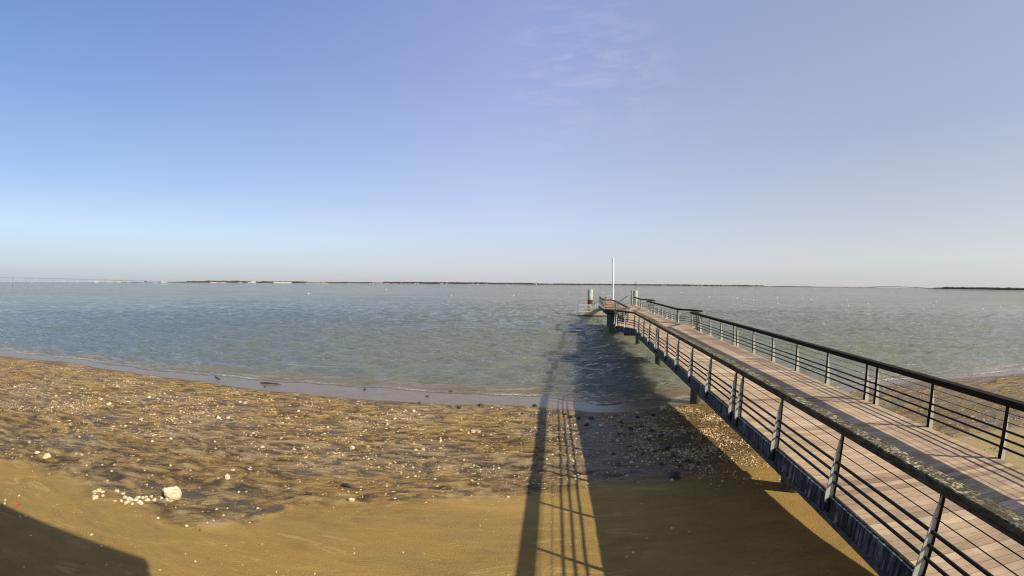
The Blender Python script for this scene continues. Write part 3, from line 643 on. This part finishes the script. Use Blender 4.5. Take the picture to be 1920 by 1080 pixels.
woods([(300, 350, 1., 2.4), (350, 400, 1.8, 3.8), (385, 470, 2.4, 4.6), (478, 516, 2.2, 4.2), (516, 560, 2.6, 4.0), (545, 575, 2.4, 4.2), (575, 620, 1.4, 2.8), (600, 700, 2.0, 3.6)], M['wood'], 'dark green trees along the far shore left of centre', 1)
woods([(690, 720, 1.6, 2.8), (720, 905, 3.4, 4.6), (905, 1000, 3., 4.2), (1000, 1148, 2.4, 3.4)], M['brownwood'], 'low brown woodland along the middle of the far shore', 2)
woods([(1148, 1248, 2.2, 3.6), (1248, 1300, 2.4, 3.8), (1300, 1430, 1.6, 3.4), (1430, 1520, 1., 1.8), (1520, 1640, .6, 1.3)], M['wood'], 'thin dark line of trees on the far shore right of the mast', 3)
woods([(1752, 1800, 2., 3.), (1770, 1925, 3., 4.4)], M['wood'], 'dark wooded point at the right edge of the far shore', 4)
def house(px, wpx, hpx, label, group, roof=True, dd=20):
    D = shoreD(px)+dd; x, y = far(px, D); w_, h = pxh(D, wpx), pxh(D, hpx); a = azim(px); m = MB(); dp = min(w_*.8, 14)
    z0 = pxh(D, .15); m.box(-w_/2, w_/2, 0, dp, 0, h)
    if roof:
        m.mi = 1; rh = min(h*.5, dp*.3)
        m.add([(-w_/2-.3, -.3, h+.01), (w_/2+.3, -.3, h+.01), (w_/2+.3, dp+.3, h+.01), (-w_/2-.3, dp+.3, h+.01), (-w_/2-.3, dp/2, h+rh), (w_/2+.3, dp/2, h+rh)], [(0, 1, 5, 4), (2, 3, 4, 5), (0, 4, 3), (1, 2, 5), (3, 2, 1, 0)])
    o = m.build('house', [M['plaster'], M['tile']]); o.location = (x, y, z0); o.rotation_euler = (0, 0, -a); return tag(o, label, 'house', group)
house(475, 9, 3.4, 'tallest pale block among the far shore trees left of centre', None, False)
house(530, 31, 2.6, 'long low white building on the far shore left of centre', None, False, 8)
house(1005.5, 2.0, 6.0, 'slim pale tower rising above the brown far shore woodland', None, False)
tw = house(1192.5, 1.2, 7.5, 'thin dark church spire on the far shore right of the mast', None, False, 60); tw.data.materials[0] = M['under']
g = random.Random(5)
for px in [181, 204, 222, 240, 256, 272, 290, 305, 309, 403, 396, 412, 420, 450, 466, 578, 588, 597, 606, 612, 655]:
    house(px+g.uniform(-1, 1), g.uniform(3, 8), g.uniform(1.2, 2.2), 'small white house on the far shore left of the brown woodland', 'white houses on the left far shore', g.random() < .4)
for px in [694, 700, 706, 714, 722, 728, 742, 752, 760, 768, 777, 784, 792, 826, 831, 838, 880, 887, 896, 906, 912]:
    house(px+g.uniform(-1, 1), g.uniform(2, 4.5), g.uniform(1.0, 2.), 'small pale house in front of the brown woodland', 'pale houses before the brown woodland', g.random() < .4)
for px in [1243, 1247, 1298, 1311, 1315, 1329, 1340, 1349, 1356, 1364, 1373, 1381, 1390, 1400, 1411, 1420]:
    house(px+g.uniform(-1, 1), g.uniform(1.6, 4), g.uniform(1.0, 2.2), 'small white house on the far shore right of the mast', 'white houses on the right far shore', g.random() < .4)
def bridge(pts, label, npier, thick):
    """pts: (px, D, deck height)"""
    xs = [(*far(p, D), h) for p, D, h in pts]; root = tag(empty('bridge', (xs[0][0], xs[0][1], 0)), label, 'bridge'); O = Vector((xs[0][0], xs[0][1], 0))
    q = [Vector(x) for x in xs]; dr = (q[-1]-q[0]); dr.z = 0; dr.normalize(); nn = Vector((-dr.y, dr.x, 0))
    m = MB(); m.loft([[tuple(p-O+nn*5+Vector((0, 0, -thick))), tuple(p-O-nn*5+Vector((0, 0, -thick))), tuple(p-O-nn*6), tuple(p-O+nn*6)] for p in q]); m.build('deck', M['concrete'], root)
    tot = (q[-1]-q[0]).length; pz = [(p-q[0]).length for p in q]
    for k in range(npier):
        s = tot*(k+.5)/npier; p = q[0].lerp(q[-1], s/tot); h = float(np.interp(s, pz, [v.z for v in q]))-thick-.05
        m = MB(); c = p-O; c.z = 0
        m.hexa([tuple(c+dr*a*1.6+nn*b*4+Vector((0, 0, z))) for z, sg in ((-2, 1), (h, 1)) for a, b in ((-1, -1), (1, -1), (1, 1), (-1, 1))]); m.build('bridge_pier', M['plaster'], root)
far_ = []
bridge([(-60, 3300, pxh(3300, 7)), (0, 3250, pxh(3250, 7.2)), (90, 3180, pxh(3180, 6.6)), (180, 3100, pxh(3100, 5.)), (260, 3030, pxh(3030, 3.6)), (330, 2960, pxh(2960, 2.2))], 'long pale viaduct on many piers descending to the far shore at left', 16, 4.0)
bridge([(1618, 3700, pxh(3700, 1.0)), (1645, 3680, pxh(3680, 2.6)), (1680, 3640, pxh(3640, 3.0)), (1715, 3600, pxh(3600, 2.4)), (1752, 3560, pxh(3560, .8))], 'low arched bridge on the right horizon before the dark wooded point', 10, 3.5)

# ------------------------------------------------------------------ sky, sun, camera
SE = math.radians(32.7); sv = Vector((.836*math.cos(SE), -.549*math.cos(SE), math.sin(SE)))
world = bpy.data.worlds.new('World'); sc.world = world; world.use_nodes = True; wt = world.node_tree
bg = wt.nodes['Background']
sky = wt.nodes.new('ShaderNodeTexSky'); sky.sky_type = 'NISHITA'; sky.sun_disc = False; sky.sun_elevation = SE; sky.sun_rotation = math.atan2(sv.x, sv.y)
sky.air_density = 1.0; sky.dust_density = 1.2; sky.ozone_density = 3.0; sky.altitude = 0
W_ = NT.__new__(NT); W_.t = wt
gv = W_.n('ShaderNodeTexCoord').outputs['Generated']
nv = W_.n('ShaderNodeVectorMath', {0: gv}, operation='NORMALIZE').outputs[0]
el = W_.n('ShaderNodeSeparateXYZ', {'Vector': nv}).outputs[2]
sx = W_.n('ShaderNodeSeparateXYZ', {'Vector': nv}).outputs[0]
def skramp(stops):      # (sine of elevation, display-linear colour) -> radiance before strength and exposure
    return W_.ramp(el, [(z, tuple(q/SKQ for q in c)) for z, c in stops])
SKQ = 3.4
veil_l = skramp([(0., (.44, .50, .56)), (.04, (.50, .575, .65)), (.10, (.52, .665, .85)), (.20, (.325, .485, .78)), (.35, (.20, .34, .66)), (.60, (.085, .195, .51)), (1., (.09, .18, .46))])
veil_c = skramp([(0., (.55, .56, .605)), (.05, (.585, .605, .675)), (.13, (.56, .62, .80)), (.28, (.43, .515, .765)), (.45, (.345, .405, .70)), (.60, (.29, .36, .66)), (1., (.25, .31, .60))])
veil_r = skramp([(0., (.55, .56, .565)), (.06, (.585, .60, .61)), (.15, (.51, .53, .60)), (.30, (.40, .43, .56)), (.60, (.30, .355, .50)), (1., (.27, .32, .48))])
fl = W_.n('ShaderNodeMapRange', {'Value': sx, 'From Min': -.90, 'From Max': -.02}, clamp=True).outputs[0]
fr = W_.n('ShaderNodeMapRange', {'Value': sx, 'From Min': .05, 'From Max': .75}, clamp=True).outputs[0]
veil = W_.mix(fr, W_.mix(fl, veil_l, veil_c), veil_r)
veil = W_.mix(1.0, veil, (SKQ/.2436,)*3, 'MULTIPLY')
# thin high haze spread over the clear sky model
skc = W_.mix(.88, sky.outputs[0], veil)
# thin cirrus wisps above the pier end
cd = ray(1105, 150); cd = [float(q) for q in cd]
dp = W_.n('ShaderNodeVectorMath', {0: nv, 1: cd}, operation='DOT_PRODUCT').outputs['Value']
reg = W_.n('ShaderNodeMapRange', {'Value': dp, 'From Min': .978, 'From Max': .9995}, clamp=True).outputs[0]
ci = W_.noise(W_.mapped((2.2, 2.2, 9.0), (0, .12, 0), nv), 3.2, 6, .62, .5)
ci = W_.math('MULTIPLY', W_.ramp(ci, [(.47, 0.), (.70, 1.)]), W_.math('MULTIPLY', reg, .48))
skc = W_.mix(ci, skc, (2.1, 2.25, 2.95))
wt.links.new(skc, bg.inputs[0]); bg.inputs[1].default_value = .15
sun = bpy.data.lights.new('sun', 'SUN'); sun.energy = 4.15; sun.angle = math.radians(.5); sun.color = (1, .93, .80)
so = bpy.data.objects.new('sun', sun); col.objects.link(so); so.rotation_euler = sv.to_track_quat('Z', 'Y').to_euler(); so.location = (20, -15, 40)

cam = bpy.data.cameras.new('camera'); co = bpy.data.objects.new('camera', cam); col.objects.link(co); sc.camera = co
cam.type = 'PANO'; cc_ = cam if hasattr(cam, 'panorama_type') else cam.cycles
cc_.panorama_type = 'FISHEYE_LENS_POLYNOMIAL'
cam.sensor_width = 36; cam.lens = 14.7; cam.clip_start = .05; cam.clip_end = 20000
cc_.fisheye_fov = math.radians(200)
K = [0.06830488495544429, -6.498248760478653e-05, -3.0858883144233635e-05, 5.716532128486712e-07]
cc_.fisheye_polynomial_k0 = 0
cc_.fisheye_polynomial_k1, cc_.fisheye_polynomial_k2, cc_.fisheye_polynomial_k3, cc_.fisheye_polynomial_k4 = [-k for k in K]
right = (math.cos(ROL), -math.sin(ROL)*math.sin(PIT), -math.sin(ROL)*math.cos(PIT))
upv = (math.sin(ROL), math.cos(ROL)*math.sin(PIT), math.cos(ROL)*math.cos(PIT)); fw = (0, math.cos(PIT), -math.sin(PIT))
co.matrix_world = Matrix(((right[0], upv[0], -fw[0], 0), (right[1], upv[1], -fw[1], 0), (right[2], upv[2], -fw[2], HC), (0, 0, 0, 1)))
sc.render.engine = 'CYCLES'; sc.cycles.filter_width = 1.1
vs = sc.view_settings; vs.view_transform = 'Standard'; vs.look = 'None'; vs.gamma = 1; vs.exposure = .75
